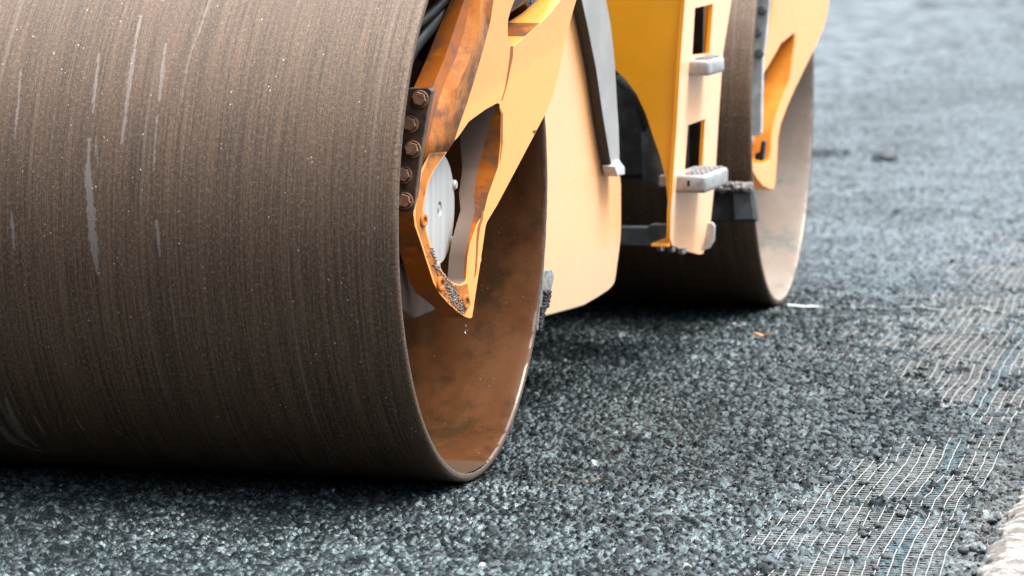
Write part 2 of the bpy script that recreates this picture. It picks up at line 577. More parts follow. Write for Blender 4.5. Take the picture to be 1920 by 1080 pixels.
gx = graded(-1.32, 1.62, .0032, (-500, 400), 1.07)
gy = np.concatenate([graded(-1.42, 3.7, .004, (-60, 3.7), 1.07)[:-1]])
s, v, ext = .004, gy[-1], []
while v < 900:
    s = min(s * 1.012, .03) if v < 38 else s * 1.08
    v += s; ext.append(v)
gy = np.concatenate([gy, ext])
X, Y = np.meshgrid(gx, gy)
GX, GY = X.ravel(), Y.ravel()
gz = np.zeros_like(GX); gid = np.zeros_like(GX); gm = np.zeros_like(GX)
for c0 in range(0, len(GX), 300000):
    sl_ = slice(c0, c0 + 300000)
    gz[sl_], gid[sl_], gm[sl_] = relief(GX[sl_], GY[sl_])
# broad unevenness and the ridges the passes of the roller left
gz += (fbm(GX, GY, 1.7, 31, 3) - .5) * .012
for (x0, x1, yy, h, w) in ((-1.45, -.62, 9.35, .035, .045), (-.6, -.25, 8.9, .02, .04), (-3.2, -2.1, 15.5, .03, .2), (-4.0, -2.4, 25.0, .04, .3)):
    gz += h * np.exp(-((GY - yy - .1 * np.sin(GX * 5)) / w) ** 2) * np.clip((GX - x0) * 3, 0, 1) * np.clip((x1 - GX) * 3, 0, 1)
# press the mat down under the drums
for yc in (0.0, 3.6):
    k = np.exp(-((GY - yc) / .16) ** 4) * (GX < .004)
    gz = gz * (1 - k) + np.clip(gz, .0095, .0125) * k
gz -= .012                                            # tops of the stones lie near z = 0
far = np.clip((np.hypot(GX, GY) - 40) / 60, 0, 1)
gz *= 1 - far
me = grid_mesh('road', np.stack([GX, GY, gz], -1), len(gx), len(gy))
attr(me, 'stone', gid); attr(me, 'milled', gm)
road = link('road', me, M['asphalt'], smooth=0)
tag(road, kind='structure')


def gnd(x, y):
    x, y = np.atleast_1d(np.asarray(x, float)), np.atleast_1d(np.asarray(y, float))
    h, _, _ = relief(x, y)
    return h + (fbm(x, y, 1.7, 31, 3) - .5) * .012 - .012


def gbase(x, y):
    x, y = np.atleast_1d(np.asarray(x, float)), np.atleast_1d(np.asarray(y, float))
    return (fbm(x, y, 1.7, 31, 3) - .5) * .012 - .012


# concrete edge strip at the right
def kerb_edge(y): return 1.268 + ROADK * y + .012 * (fbm(y, y * 0 + 3.0, .2, 77, 3) - .5) * 2
ky = np.arange(-3, 7, .006)
kx = np.concatenate([[0, .003], np.arange(.008, .34, .007), [.345, .36]])
KX = kerb_edge(ky)[:, None] + kx[None, :] + (fbm(np.repeat(ky[:, None], len(kx), 1), np.repeat(kx[None], len(ky), 0) * 3, .07, 45, 4) - .5) * np.interp(kx, [0, .03, .3, .34], [.06, .02, .01, 0])[None]
KY = np.repeat(ky[:, None], len(kx), 1)
KZ = np.interp(kx, [0, .003, .012, .04, .345, .36], [-.06, -.004, .006, .013, .012, -.06])[None] + ((fbm(KX, KY, .09, 46, 5) - .5) * .009 + (fbm(KX, KY, .014, 49, 3) - .5) * .005) * ((kx > .002) & (kx < .35))[None]
me = grid_mesh('kerb', np.stack([KX, KY, KZ], -1).reshape(-1, 3), len(kx), len(ky))
tag(link('kerb', me, M['concrete'], smooth=60), kind='structure')


# ------------------------------------------------------------------ glass-fibre reinforcing mesh half buried at the right
def ribbon(paths, w, h):
    """paths: list of (n,3); an arched strip of width w and height h along each"""
    Vs, Fs, o = [], [], 0
    for P in paths:
        d = np.gradient(P, axis=0); d /= np.linalg.norm(d, axis=1)[:, None]
        side = np.stack([d[:, 1], -d[:, 0], 0 * d[:, 0]], -1)
        rows = [P - side * w + [0, 0, -h * .3], P - side * w * .55 + [0, 0, h * .8], P + side * w * .55 + [0, 0, h * .8], P + side * w + [0, 0, -h * .3], P + [0, 0, -h * 1.2]]
        n = len(P); k = len(rows)
        Vs.append(np.stack(rows, 1).reshape(-1, 3))
        i = np.arange(n - 1)[:, None] * k + np.arange(k)[None]
        j = np.arange(n - 1)[:, None] * k + (np.arange(k)[None] + 1) % k
        Fs.append((np.stack([i, j, j + k, i + k], -1).reshape(-1, 4)) + o)
        o += n * k
    return np.concatenate(Vs), np.concatenate(Fs)


def mesh_z(x, y):
    return gbase(x, y) + .0040 + (fbm(x, y, .11, 61, 2) - .5) * .006


CELL = .0268
along, blue, crosses = [], [], []
S0 = 1.178
for k in range(30):
    s_ = S0 - k * CELL
    if s_ < .4: break
    y = np.arange(-1.9, 6.2, .015)
    if k in (3, 4, 5): pass
    x = s_ + ROADK * y + (fbm(y * 1.0, y * 0 + k * .31, .13, 63, 2) - .5) * .006 + (fbm(y, y * 0 + 9, .5, 64, 2) - .5) * .02
    P = np.stack([x, y, mesh_z(x, y) + .0012], -1)
    along.append(P)
for k in range(int(8.1 / .0255)):
    yy = -1.9 + k * .0255 + RND.uniform(-.003, .003)
    s_ = np.arange(S0 - 29 * CELL, S0 + .004, .009)
    y = yy + 0 * s_ + (fbm(s_, s_ * 0 + k * .37, .08, 65, 2) - .5) * .007
    x = s_ + ROADK * y + (fbm(y, y * 0 + 9, .5, 64, 2) - .5) * .02
    P = np.stack([x, y, mesh_z(x, y) - .0008], -1)
    bl = (s_ > S0 - 5.15 * CELL) & (s_ < S0 - 2.9 * CELL)
    crosses.append(P)
    blue.append(bl * (RND.random() > .15))
Vv, Ff = ribbon(along, .00115, .0011)
mesh_o = link('reinforcing_mesh', tri_mesh('reinforcing_mesh', Vv, Ff), M['strand'], smooth=0)
tag(mesh_o, 'white glass fibre grid with a blue stripe half buried in asphalt', 'paving mesh')
Vv, Ff = ribbon(crosses, .0008, .0008)
me = tri_mesh('cross_strands', Vv, Ff)
attr(me, 'blue', np.repeat(np.concatenate(blue).astype(float), 5))
link('cross_strands', me, M['cross'], mesh_o, smooth=0)


# ------------------------------------------------------------------ loose stones
def stone_variants(n, seed):
    out = []
    for k in range(n):
        bm = bmesh.new(); bmesh.ops.create_icosphere(bm, subdivisions=1 if n > 4 else 2, radius=1)
        r = random.Random(seed + k)
        ph = [(Vector((r.uniform(-1, 1), r.uniform(-1, 1), r.uniform(-1, 1))).normalized(), r.uniform(.55, .9)) for _ in range(7)]
        for v in bm.verts:
            for nn, d in ph:
                t = v.co.dot(nn)
                if t > d: v.co -= nn * (t - d)
            v.co = Vector((v.co.x * r.uniform(.95, 1.05), v.co.y * .9, v.co.z * .75))
        V = np.array([v.co[:] for v in bm.verts]); F = np.array([[v.index for v in f.verts] for f in bm.faces])
        bm.free(); out.append((V, F))
    return out


var = stone_variants(6, 40)
Vs, Fs, tone, o_ = [], [], [], 0
for k in range(9000):
    if k < 5500:
        y = NPR.uniform(-1.3, 4.5); sx = NPR.uniform(.35, 1.30); x = sx + ROADK * y
    else:
        y = NPR.uniform(-1.3, 7); x = NPR.uniform(-.2, 1.3)
    r = .0022 + .0042 * NPR.rand() ** 2.5
    if x < .03 and abs(y) < .3: continue
    V, F = var[k % 6]
    a = NPR.uniform(0, 6.28); ca, sa = math.cos(a), math.sin(a)
    Q = V @ np.array([[ca, -sa, 0], [sa, ca, 0], [0, 0, 1]]).T * r
    Vs.append(Q + [x, y, 0]); Fs.append(F + o_); o_ += len(V); tone.append((x, y, r, len(V)))
zz = gnd([t[0] for t in tone], [t[1] for t in tone])
for i, t in enumerate(tone): Vs[i][:, 2] += zz[i] + t[2] * .45
me = tri_mesh('loose_grit', np.concatenate(Vs), np.concatenate(Fs))
attr(me, 'stone', np.concatenate([np.full(t[3], NPR.rand()) for t in tone]))
o = link('loose_grit', me, M['asphalt'], smooth=0)
tag(o, kind='stuff')

clod_me = []
for k, (V, F) in enumerate(stone_variants(4, 90)):
    m_ = tri_mesh('asphalt_clod', V, F); m_.materials.append(M['crumb']); clod_me.append(m_)
spots = []
named = [(1741, 918), (1690, 968), (1590, 967), (1655, 985), (1660, 1042), (1770, 936), (1725, 950), (1840, 918), (1858, 975), (1848, 997), (1835, 972),
         (1480, 1045), (1817, 830), (1812, 806), (1905, 895), (1843, 1035), (1808, 1035), (1790, 885), (1835, 885), (1585, 1000), (1620, 1005)]
for p_ in named:
    q_ = onz(p_, -.005); spots.append((q_.x, q_.y, RND.uniform(.008, .0135)))
for k in range(85):
    y = RND.uniform(-1.1, 2.2); x = RND.uniform(.80, 1.27) + ROADK * y
    spots.append((x, y, RND.uniform(.006, .0135)))
for k in range(14):
    y = RND.uniform(-1.1, 1.6); x = 1.255 + RND.uniform(-.035, .02) + ROADK * y
    spots.append((x, y, RND.uniform(.007, .014)))
zz = gnd([t[0] for t in spots], [t[1] for t in spots])
for k, (x, y, r) in enumerate(spots):
    o = bpy.data.objects.new('asphalt_clod', clod_me[k % 4])
    COL.objects.link(o)
    o.location = (x, y, zz[k] + r * .45); o.scale = (r * RND.uniform(.9, 1.4), r, r * RND.uniform(.8, 1.1)); o.rotation_euler = (RND.uniform(-.4, .4), RND.uniform(-.4, .4), RND.uniform(0, 6.28))
    tag(o, 'small black crumb of asphalt lying loose along the road edge', 'asphalt crumb', 'asphalt crumbs strewn over the mesh and road edge')

lump = bpy.data.objects.new('asphalt_lump', clod_me[1].copy()); COL.objects.link(lump)
q_ = onz((1660, 299)); lump.location = (q_.x, q_.y, .012); lump.scale = (.07, .06, .045)
tag(lump, 'blurred dark lump of asphalt on the far road right of the rear drum', 'asphalt lump')

bm = bmesh.new()                                       # a curled dry leaf
q_ = onz((1430, 633), .006)
pr = [(-.03, 0), (-.018, .010), (0, .014), (.018, .010), (.033, 0), (.018, -.010), (0, -.013), (-.018, -.011)]
c_ = bm.verts.new(q_ + Vector((0, 0, .003)))
vs_ = [bm.verts.new(q_ + Vector((a, b, .004 + .012 * abs(a) / .03 + .25 * abs(b)))) for a, b in pr]
for i in range(8): bm.faces.new([c_, vs_[i], vs_[(i + 1) % 8]])
thicken(bm, lambda c: Vector((0, 0, -.0012)))
tag(obj('dry_leaf', bm, M['leaf']), 'small orange brown dry leaf on the asphalt between the drums', 'leaf')

# broken white chalk line struck across the road
xs = np.arange(.035, 1.0, .005)
ys = np.interp(xs, [0, .8], [3.50, 3.68]) + (fbm(xs, xs * 0 + 2, .1, 83, 2) - .5) * .012
zs = gnd(xs, ys)
zs = np.array([zs[max(0, i - 3):i + 4].max() for i in range(len(zs))])
zs = np.convolve(np.pad(zs, 3, 'edge'), np.ones(7) / 7, 'valid') + .0015
thin = np.clip((fbm(xs, xs * 0 + 5, .06, 84, 3) - .50) * 5, 0, .16) + np.clip((.15 - xs) * 25, 0, 1) + .22 * np.exp(-((xs - .66) / .05) ** 2)
thin = np.clip(thin, 0, 1)
P = np.stack([xs, ys, zs + .002 - .006 * (1 - thin)], -1)
Vv, Ff = ribbon([P], .010, .003)
Vv = Vv.reshape(-1, 5, 3); Vv = P[:, None] + (Vv - P[:, None]) * (.15 + .85 * thin)[:, None, None]
tag(link('chalk_line', tri_mesh('chalk_line', Vv.reshape(-1, 3), Ff), M['chalk'], smooth=0), 'thin broken white chalk line running right from under the rear drum', 'road marking')

# a shallow puddle caught between the stones
bm = bmesh.new()
q_ = onz((1075, 896), 0)
vs_ = [bm.verts.new((q_.x + (.05 + .012 * math.sin(3 * a + 1)) * math.cos(a), q_.y + (.13 + .03 * math.sin(2 * a)) * math.sin(a), -.0015)) for a in [i * 2 * math.pi / 40 for i in range(40)]]
bm.faces.new(vs_)
thicken(bm, lambda c: Vector((0, 0, -.004)))
tag(obj('puddle', bm, M['puddle'], smooth=0), 'tiny brown puddle of water between the stones in front of the drum', 'puddle')

# ------------------------------------------------------------------ the road roller
roller = bpy.data.objects.new('road_roller', None)
COL.objects.link(roller)
tag(roller, 'yellow tandem road roller with brown steel drums rolling fresh asphalt', 'road roller')


def drum_shell(fine, width, mats):
    """outer skin, edge and inside of an open-ended drum whose right end lies at local x = 0, centre at the origin"""
    if fine:
        xs = np.concatenate([np.linspace(-width, -1.3, 8)[:-1], np.arange(-1.3, -.012, .0032), [-.012]])
        th = np.concatenate([np.arange(-1.75, 1.35, .0050), np.linspace(1.35, 2 * math.pi - 1.75, 120)])
    else:
        xs = np.concatenate([np.linspace(-width, -.012, 40)]); th = np.linspace(-math.pi, math.pi, 361)
    nr = len(xs)
    prof_x = np.concatenate([xs, [-.006, -.0015, 0, 0, -.0015, -.008], np.linspace(-.03, -.6, 12)])
    prof_r = np.concatenate([np.full(nr, R0), [R0 - .0012, R0 - .004, R0 - .008, R0 - .0165, R0 - .0195, R0 - .021], np.full(12, R0 - .021)])
    nx = len(prof_x)
    A, B = np.meshgrid(np.arange(nx), th)
    rr = prof_r[A]; px = prof_x[A]
    edge = (A >= nr - 2) & (A < nr + 6)
    wob = (NPR.rand(*A.shape) - .5) * .0012 * edge
    V = np.stack([px + wob * .6, -(rr + wob) * np.cos(B), (rr + wob) * np.sin(B)], -1).reshape(-1, 3)
    me = grid_mesh('drum', V, nx, len(th))
    mi = np.where(np.arange(nx - 1) < nr + 1, 0, np.where(np.arange(nx - 1) < nr + 4, 1, 2))
    me.polygons.foreach_set('material_index', np.tile(mi, len(th) - 1).astype(np.int32))
    uvl = me.uv_layers.new(name='UVMap')
    vi = np.zeros(len(me.loops), np.int32); me.loops.foreach_get('vertex_index', vi)
    uv = np.stack([px.ravel(), (B * R0).ravel()], -1)[vi]
    uvl.data.foreach_set('uv', uv.astype(np.float32).ravel())
    return me, px.ravel(), B.ravel(), mats


me, vx, vt, mats = drum_shell(True, 1.98, [M['shell'], M['rim'], M['inner']])
drip = np.zeros(len(vx))
DR = [([(168, 258), (165, 330), (171, 400), (177, 470), (183, 514)], (7, 11, 17, 14, 5), .9), ([(264, 30), (250, 110), (240, 180), (232, 240), (228, 272)], (6, 7, 10, 8, 5), .62),
      ([(311, 80), (303, 150), (298, 192)], (5, 9, 6), .6), ([(296, 215), (291, 260), (288, 322)], (4, 5, 4), .55), ([(293, 410), (296, 440), (300, 482)], (6, 9, 5), .55),
      ([(40, 130), (34, 200), (27, 262)], (4, 6, 5), .55), ([(21, 395), (24, 430), (27, 470)], (5, 8, 5), .5), ([(186, 100), (179, 160), (174, 212)], (5, 8, 5), .6),
      ([(180, 255), (181, 285), (186, 312)], (4, 6, 3), .4), ([(395, 0), (372, 60), (352, 120), (340, 190)], (7, 8, 8, 5), .34),
      ([(10, 745), (25, 785), (42, 815), (72, 838)], (6, 14, 17, 12), .6), ([(0, 800), (30, 832), (82, 848)], (20, 26, 14), .55), ([(64, 782), (75, 800), (86, 817)], (4, 8, 5), .55),
      ([(139, 779), (148, 794), (158, 808)], (4, 7, 4), .5), ([(110, 780), (117, 803)], (4, 5), .45), ([(218, 803), (230, 818)], (4, 5), .45), ([(265, 818), (273, 825)], (5, 5), .5)]
arc = vt * R0
for pts, w, inten in DR:
    A = np.array([on_drum(p_) for p_ in pts]); A[:, 1] *= R0
    t_in = np.linspace(0, 1, len(pts)); tt = np.linspace(0, 1, 60)
    cx_, ca_, cw_ = np.interp(tt, t_in, A[:, 0]), np.interp(tt, t_in, A[:, 1]), np.interp(tt, t_in, np.array(w)) * 1.45 / 800 / 2
    cw_ = cw_ * (.45 + .9 * np.convolve(NPR.rand(64), np.ones(5) / 5, 'valid') + .5 * (NPR.rand(60) - .5)); cx_ = cx_ + (NPR.rand(60) - .5) * .002
    sel = np.where((vx > cx_.min() - .04) & (vx < cx_.max() + .04) & (arc > ca_.min() - .04) & (arc < ca_.max() + .04))[0]
    if len(sel) == 0: continue
    o_ = np.argsort(ca_)
    ax_ = np.interp(arc[sel], ca_[o_], cx_[o_]); aw_ = np.interp(arc[sel], ca_[o_], cw_[o_], left=0, right=0)
    d_ = np.abs(vx[sel] - ax_)
    val = np.clip((aw_ - d_) / np.maximum(aw_, .001) * 1.6, 0, 1) * (aw_ > 0)
    drip[sel] = np.maximum(drip[sel], val * (inten + .15))
attr(me, 'drip', drip)
d1 = link('drum', me, mats, roller, smooth=50)
d1.location = (0, 0, R0)
tag(d1, 'front drum with streaked brown steel skin and wet rusty inside')

REAR = Matrix.Translation((0.0014, 3.5978, R0)) @ Matrix.Rotation(.0448, 4, 'Z')
me, vx, vt, mats = drum_shell(False, 1.98, [M['shell'], M['rim'], M['inner_pale']])
attr(me, 'drip', np.zeros(len(vx)))
d2 = link('drum', me, mats, roller, smooth=50)
d2.matrix_local = REAR
tag(d2, 'rear drum with dark brown skin and pale inside')

# inside wall of the drums and the hub cover bolted in the middle
for d_, m_ in ((d1, M['inner']), (d2, M['inner_pale'])):
    obj('end_wall', lathe_bm([(R0 - .024, -.44), (.36, -.42), (.34, -.40), (.16, -.40), (.16, -.12), (0, -.12)], (0, 0, 0), (1, 0, 0), 96), m_, d_)
    obj('hub_cover', lathe_bm([(.128, -.115), (.134, -.107), (.134, -.09), (.130, -.085), (.04, -.0835), (.018, -.0835), (.016, -.088), (.008, -.088), (.008, -.083), (0, -.083)], (0, -.03, -.008), (1, 0, 0), 64), M['disc'], d_)
for k in range(6):
    a = k * math.pi / 3 + .35
    obj('lug', lathe_bm([(.012, -.1), (.012, -.082), (.009, -.078), (0, -.078)], (0, -.03 + .134 * math.cos(a), -.008 + .134 * math.sin(a)), (1, 0, 0), 12), M['disc'], d1)

# ---- front yoke: a thick cast arm that reaches from the frame above down to the hub
AN, AD = (1, -.2, 0), -.03                     # outer face of the casting: x = -0.03 + 0.2 y


def arm(p): return on(p, AN, AD)


C_EDGE = [(930, -170), (921, -80), (909, 0), (907, 37), (897, 93), (886, 148), (875, 193), (863, 230), (851, 266)]
WIN = [(860, 256.5), (879, 229), (888, 222), (911, 205.6), (932, 194), (936.5, 195), (939, 208), (939, 266), (934.5, 312), (930, 326), (916, 365), (909, 395), (895, 420), (882, 455), (877, 480), (874, 522),
       (872, 528), (864, 533), (851, 531), (840, 522), (829, 507), (818, 484), (807, 456), (798, 424), (794.5, 391), (798, 372), (805, 340), (816, 317), (839.6, 284)]
LOW = [(806, 285), (790, 320), (784, 340), (776, 391), (775.5, 402), (778, 424), (788, 453), (800, 491), (813, 531), (824, 551), (842, 571), (860, 587), (873, 595), (881, 597.5), (885.5, 596),
       (891, 558), (900, 500), (911, 424), (914, 415.6), (933, 384), (959, 335), (1025, 210), (1037, 182), (1050, 130), (1060, 80), (1068, 35), (1075, 0), (1086, -80), (1094, -170)]
NOTCH = [(1088, -90), (1062, -28), (1040, 4), (1024, 26), (1007, 43), (979, 68.5), (966, 79), (958.5, 85), (951, 85), (945.5, 74), (943, 55), (942, 37), (945.5, 18.5), (951, 0), (966, -60), (990, -170)]
bm = poly_bm([arm(p_) for p_ in C_EDGE + WIN + LOW + NOTCH])
a1, a2 = arm((866, 208)), arm((1060, 72))
ndir = Vector((.2, 1, 0)).normalized(); vert = Vector((0, 0, 1))
ed = (a2 - a1).normalized(); pn = ed.cross(Vector((1, -.2, 0)).normalized()).normalized()
if pn.z < 0: pn = -pn
bmesh.ops.bisect_plane(bm, geom=bm.faces[:] + bm.edges[:] + bm.verts[:], plane_co=a1, plane_no=pn, dist=1e-5)
e1, e2 = arm((1030, 200)), arm((1068, 60))
for v in bm.verts:
    dd = (v.co - a1).dot(pn)
    if dd > 0: v.co.x += .10 * dd


def arm_off(c):
    t = float(np.interp(c.z, [.50, .58, .62, .65, .69, .76, .87], [.046, .046, .057, .071, .08, .10, .103])) + (.012 if c.y < -.1 and c.z < .62 else 0)
    if c.y > .3: t = max(.05, t - (c.y - .3) * .25)
    return Vector((-t, .0, 0))


win3 = [arm(p_) for p_ in WIN]
notch3 = [arm(p_) for p_ in NOTCH]
low3 = [arm(p_) for p_ in LOW + C_EDGE + NOTCH]


wright = [arm(p_) for p_ in WIN[5:14]]


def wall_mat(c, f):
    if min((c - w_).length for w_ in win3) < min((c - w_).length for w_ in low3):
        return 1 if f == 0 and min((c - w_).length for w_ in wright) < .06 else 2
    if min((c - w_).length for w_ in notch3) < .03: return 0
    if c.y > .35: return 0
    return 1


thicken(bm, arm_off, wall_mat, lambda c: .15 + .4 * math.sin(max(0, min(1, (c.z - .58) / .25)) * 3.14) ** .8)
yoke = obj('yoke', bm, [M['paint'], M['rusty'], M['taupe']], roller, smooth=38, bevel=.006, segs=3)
tag(yoke, 'front yoke with rust stains')

# rust that has run down the casting from its notch and cut-out, and the stained lower ring
def armz(p, lift):
    c = arm(p); dd = (c - a1).dot(pn)
    if dd > 0: c.x += .10 * dd
    return c + Vector((lift, -.2 * lift, 0))


for pts, w in (([(954, 86), (955, 105), (953, 130), (951, 150), (947, 168), (941, 188)], (5, 6, 4, 3, 2, 2)), ([(936, 200), (941, 215), (941, 245), (941, 270), (937, 305)], (2, 4, 3, 3, 1)),
               ([(905, 395), (903, 410), (898, 425), (895, 450), (894, 475), (892, 505), (890, 520)], (3, 5, 5, 4, 3, 3, 1)), ([(999, 246), (1005, 243), (1001, 250)], (2, 4, 2))):
    L_ = [(x - w_ / 2, y) for (x, y), w_ in zip(pts, w)]; R_ = [(x + w_ / 2, y) for (x, y), w_ in zip(pts, w)]
    obj('rust_run', thicken(poly_bm([armz(p_, .0007) for p_ in L_ + R_[::-1]]), lambda c: Vector((-.0005, 0, 0))), M['run'], yoke, smooth=0)
ring = [(808, 290), (793, 322), (788, 342), (780, 391), (779.5, 404), (782, 424), (792, 453), (804, 491), (817, 531), (827, 550), (845, 569), (862, 584), (872, 590), (880, 560), (876, 532), (864, 536), (850, 534), (838, 525), (826, 509),
        (815, 486), (804, 458), (795, 425), (791.5, 391), (795, 370), (802, 338), (813, 316), (835, 287)]
obj('rust_film', thicken(poly_bm([arm(p_) + Vector((.0006, 0, 0)) for p_ in ring]), lambda c: Vector((-.0004, 0, 0))), M['rustlight'], yoke, smooth=0)

# rusty front flank of the upper leg: a loft of four rails
RA = [((880, -170), .13), ((868, -60), .09), ((845, 0), .05), ((820, 60), 0), ((800, 110), -.04), ((784, 146), -.09), ((772, 172), -.17), ((764, 230), -.22), ((757, 290), -.23), ((752, 330), -.235)]
RA2 = [((897, -170), .11), ((886, -60), .07), ((870, 0), .03), ((850, 60), -.01), ((833, 110), -.06), ((818, 146), -.11), ((806, 178), -.19), ((800, 230), -.225), ((795, 262), -.235), ((787, 320), -.235)]
RB = [((918, -170), .13), ((911, -60), .08), ((901, 0), .05), ((899, 55), .01), ((882, 108), -.02), ((864, 148), -.05), ((848, 190), -.09), ((829, 230), -.13), ((818, 260), -.17), ((806, 286), -.2)]
RC = [(930, -170), (919, -60), (909, 0), (904, 55), (894, 108), (886, 148), (875, 193), (863, 230), (852, 264), (839.6, 284)]
bm = bmesh.new()
rows = []
for k in range(10):
    cpt = arm(RC[k]); dd = (cpt - a1).dot(pn)
    if dd > 0: cpt = cpt + Vector((.10 * dd, 0, 0))
    a_, m_, b_ = ony(*RA[k]), ony(*RA2[k]), ony(*RB[k])
    back = a_ + Vector((-.03, .09, 0))
    rows.append([bm.verts.new(p_) for p_ in (back, a_, a_.lerp(m_, .5) + Vector((0, -.004, 0)), m_, m_.lerp(b_, .5) + Vector((-.006, .006, 0)), b_, cpt)])
for r0, r1 in zip(rows, rows[1:]):
    for i in range(6):
        f_ = bm.faces.new([r0[i], r0[i + 1], r1[i + 1], r1[i]])
        f_.material_index = 1 if i >= 4 else 0  # lighter slot paints the lit bevel strip
o = obj('leg_flank', bm, [M['rusty'], M['rustlight']], yoke, smooth=28)
m_ = o.modifiers.new('solid', 'SOLIDIFY'); m_.thickness = .012; m_.offset = -1

# dark bolted plate
PY = -.252
pl = [(809.5, 170), (802.5, 208), (793, 261), (784, 324), (775.5, 398), (735, 398), (738, 330), (746, 260), (752, 210), (764, 165), (804, 165)]
o = obj('bolt_plate', slab([ony(p_, PY) for p_ in pl], (0, .028, 0)), M['plate'], yoke, bevel=.003)


def bolt(p, y, r, hexr, h, nrm, mat, parent, name='bolt'):
    c = ony(p, y)
    bm = lathe_bm([(r, 0), (r, .004), (r * .93, .0055), (r * .74, .0055)], c, nrm, 28)
    lathe_bm([(r * .78, .003), (r * .78, .008), (hexr * 1.0, .0085)], c, nrm, 24, bm)
    lathe_bm([(hexr, .004), (hexr, h - .003), (hexr * .88, h), (0, h + .0005)], c, nrm, 6, bm)
    return obj(name, bm, mat, parent, smooth=25)


for p_, tw in zip([(788, 186), (769, 233), (773.5, 280), (757, 328), (759, 377)], (0, .3, .1, .5, .2)):
    bolt(p_, PY - .001, .0205, .0165, .02, (.10 + .04 * tw, -1, .12), M['bolt'], yoke)

# mounting block behind the arm tip
bk = [(757, 400), (757, 560), (757, 597), (866, 600)]
bm = bmesh.new()
prof = [(-.18, .52), (-.20, .47), (-.17, .42), (-.06, .383), (.10, .383), (.16, .52)]
fr = [bm.verts.new((-.135, y_, z_)) for y_, z_ in prof]; bb = [bm.verts.new((-.40, y_, z_)) for y_, z_ in prof]
bm.faces.new(fr); bm.faces.new(bb[::-1])
for i in range(6): bm.faces.new([fr[i], bb[i], bb[(i + 1) % 6], fr[(i + 1) % 6]])
obj('motor_mount', bm, M['mount'], yoke, bevel=.006)

# capped bolts on the arm's outer face and edge
for p_, r in (((793, 413), .016), ((825, 532), .018), ((872, 566), .018)):
    c = arm(p_)
    obj('bolt_cap', lathe_bm([(r, -.004), (r, .004), (r * .85, .006), (r * .55, .006), (r * .45, .002), (0, .002)], c, (1, -.2, 0), 24), M['rustlight'], yoke)
for p_ in ((903, 488), (888.5, 578)):
    c = arm(p_) + Vector((-.02, .0, 0))
    obj('bolt', lathe_bm([(.016, 0), (.016, .012), (.010, .020), (0, .022)], c, (.1, 1, 0), 20), M['steel'], yoke)

# grit stuck to the arm
V6 = stone_variants(6, 140)
Vs, Fs, o_ = [], [], 0
gpts = [(809, 470), (815, 490), (822, 505), (832, 520), (838, 535), (845, 545), (852, 560), (858, 570), (846, 555), (850, 552), (866, 580)]
for k in range(620):
    g0 = gpts[RND.randrange(len(gpts))]
    p_ = (g0[0] + RND.gauss(0, 3.6), g0[1] + RND.gauss(0, 8))
    c = arm(p_); r = .0012 + .0026 * RND.random() ** 2
    # keep to the face of the casting
    ring = 775.5 + 0
    lo = np.interp(p_[1], [424, 453, 491, 531, 551, 571, 587, 597], [778, 788, 800, 813, 824, 842, 860, 878])
    hi = np.interp(p_[1], [424, 456, 484, 507, 522, 531, 540], [798, 807, 818, 829, 840, 855, 884])
    if not lo + 1 < p_[0] < hi - 1: continue
    V, F = V6[k % 6]
    Vs.append(V * r + np.array(c) + [r * .5, 0, 0]); Fs.append(F + o_); o_ += len(V)
o = link('grit_crust', tri_mesh('grit_crust', np.concatenate(Vs), np.concatenate(Fs)), M['grit'], yoke, smooth=0)
tag(o, kind='stuff')

# hoses and cable seen past the arm
obj('hose', tube_bm([(-.30, -.20, .86), (-.17, -.14, .93), (-.14, -.05, 1.02), (-.10, .12, 1.13), (-.2, .3, 1.2)], .017), M['rubber'], roller)
obj('hose', tube_bm([(-.24, -.22, .80), (-.13, -.22, .93), (-.155, -.2, 1.02), (-.11, .0, 1.10), (-.05, .2, 1.2)], .012), M['rubber'], roller)
obj('hose', tube_bm([(-.12, .10, 1.02), (-.04, .32, 1.10), (.02, .55, 1.17), (.03, .8, 1.22)], .03), M['rubber'], roller)
obj('hose', tube_bm([(-.16, .10, 1.0), (-.1, .30, 1.03), (-.06, .5, 1.08), (-.04, .8, 1.1)], .022), M['rubber'], roller)
obj('cable', tube_bm([onx((993, -10), -.03), onx((998, 18), -.03)], .0022, 8), M['steel'], roller)
obj('cable', tube_bm([onx((943, 28), -.04), onx((961, 53), -.04)], .0022, 8), M['steel'], roller)

# ---- front frame: big pale side panel
PX = -.10
pan = [(1060, -170), (1092, -170), (1112, 0), (1127, 110), (1141, 230), (1152, 308), (1163, 322), (1165.5, 345), (1165.5, 420), (1165, 520), (1164, 531), (1161, 538), (1154, 546), (1135, 559), (1110, 574), (1090, 580), (1060, 588), (1022, 598), (985, 601), (985, 300), (1010, 0)]
bm = poly_bm([onx(p_, PX) for p_ in pan])
b1, b2 = onx((1045, 478), PX), onx((1165, 424), PX)
bn = (b2 - b1).cross(Vector((1, 0, 0))).normalized()
bn = bn if bn.z < 0 else -bn                       # points down, into the lower part
for k in range(6):                                  # soft bend added to shape a highlight band on the panel
    co = b1 + bn * (k * .012)
    bmesh.ops.bisect_plane(bm, geom=bm.faces[:] + bm.edges[:] + bm.verts[:], plane_co=co, plane_no=bn, dist=1e-5)
    for v in bm.verts:
        dd = (v.co - co).dot(bn)
        if dd > 1e-6: v.co.x -= .022 * dd
side = obj('side_panel', thicken(bm, lambda c: Vector((-.03, 0, 0))), M['paint'], roller, bevel=.008, segs=3)
# frame body behind it
fb = obj('frame', box_bm((-1.86, .98, .42), (-.14, 1.72, 1.22)), M['dark'], roller, bevel=.01)
obj('frame', box_bm((-1.80, 1.72, .50), (-.30, 3.6, .60)), M['dark'], roller, bevel=.01)

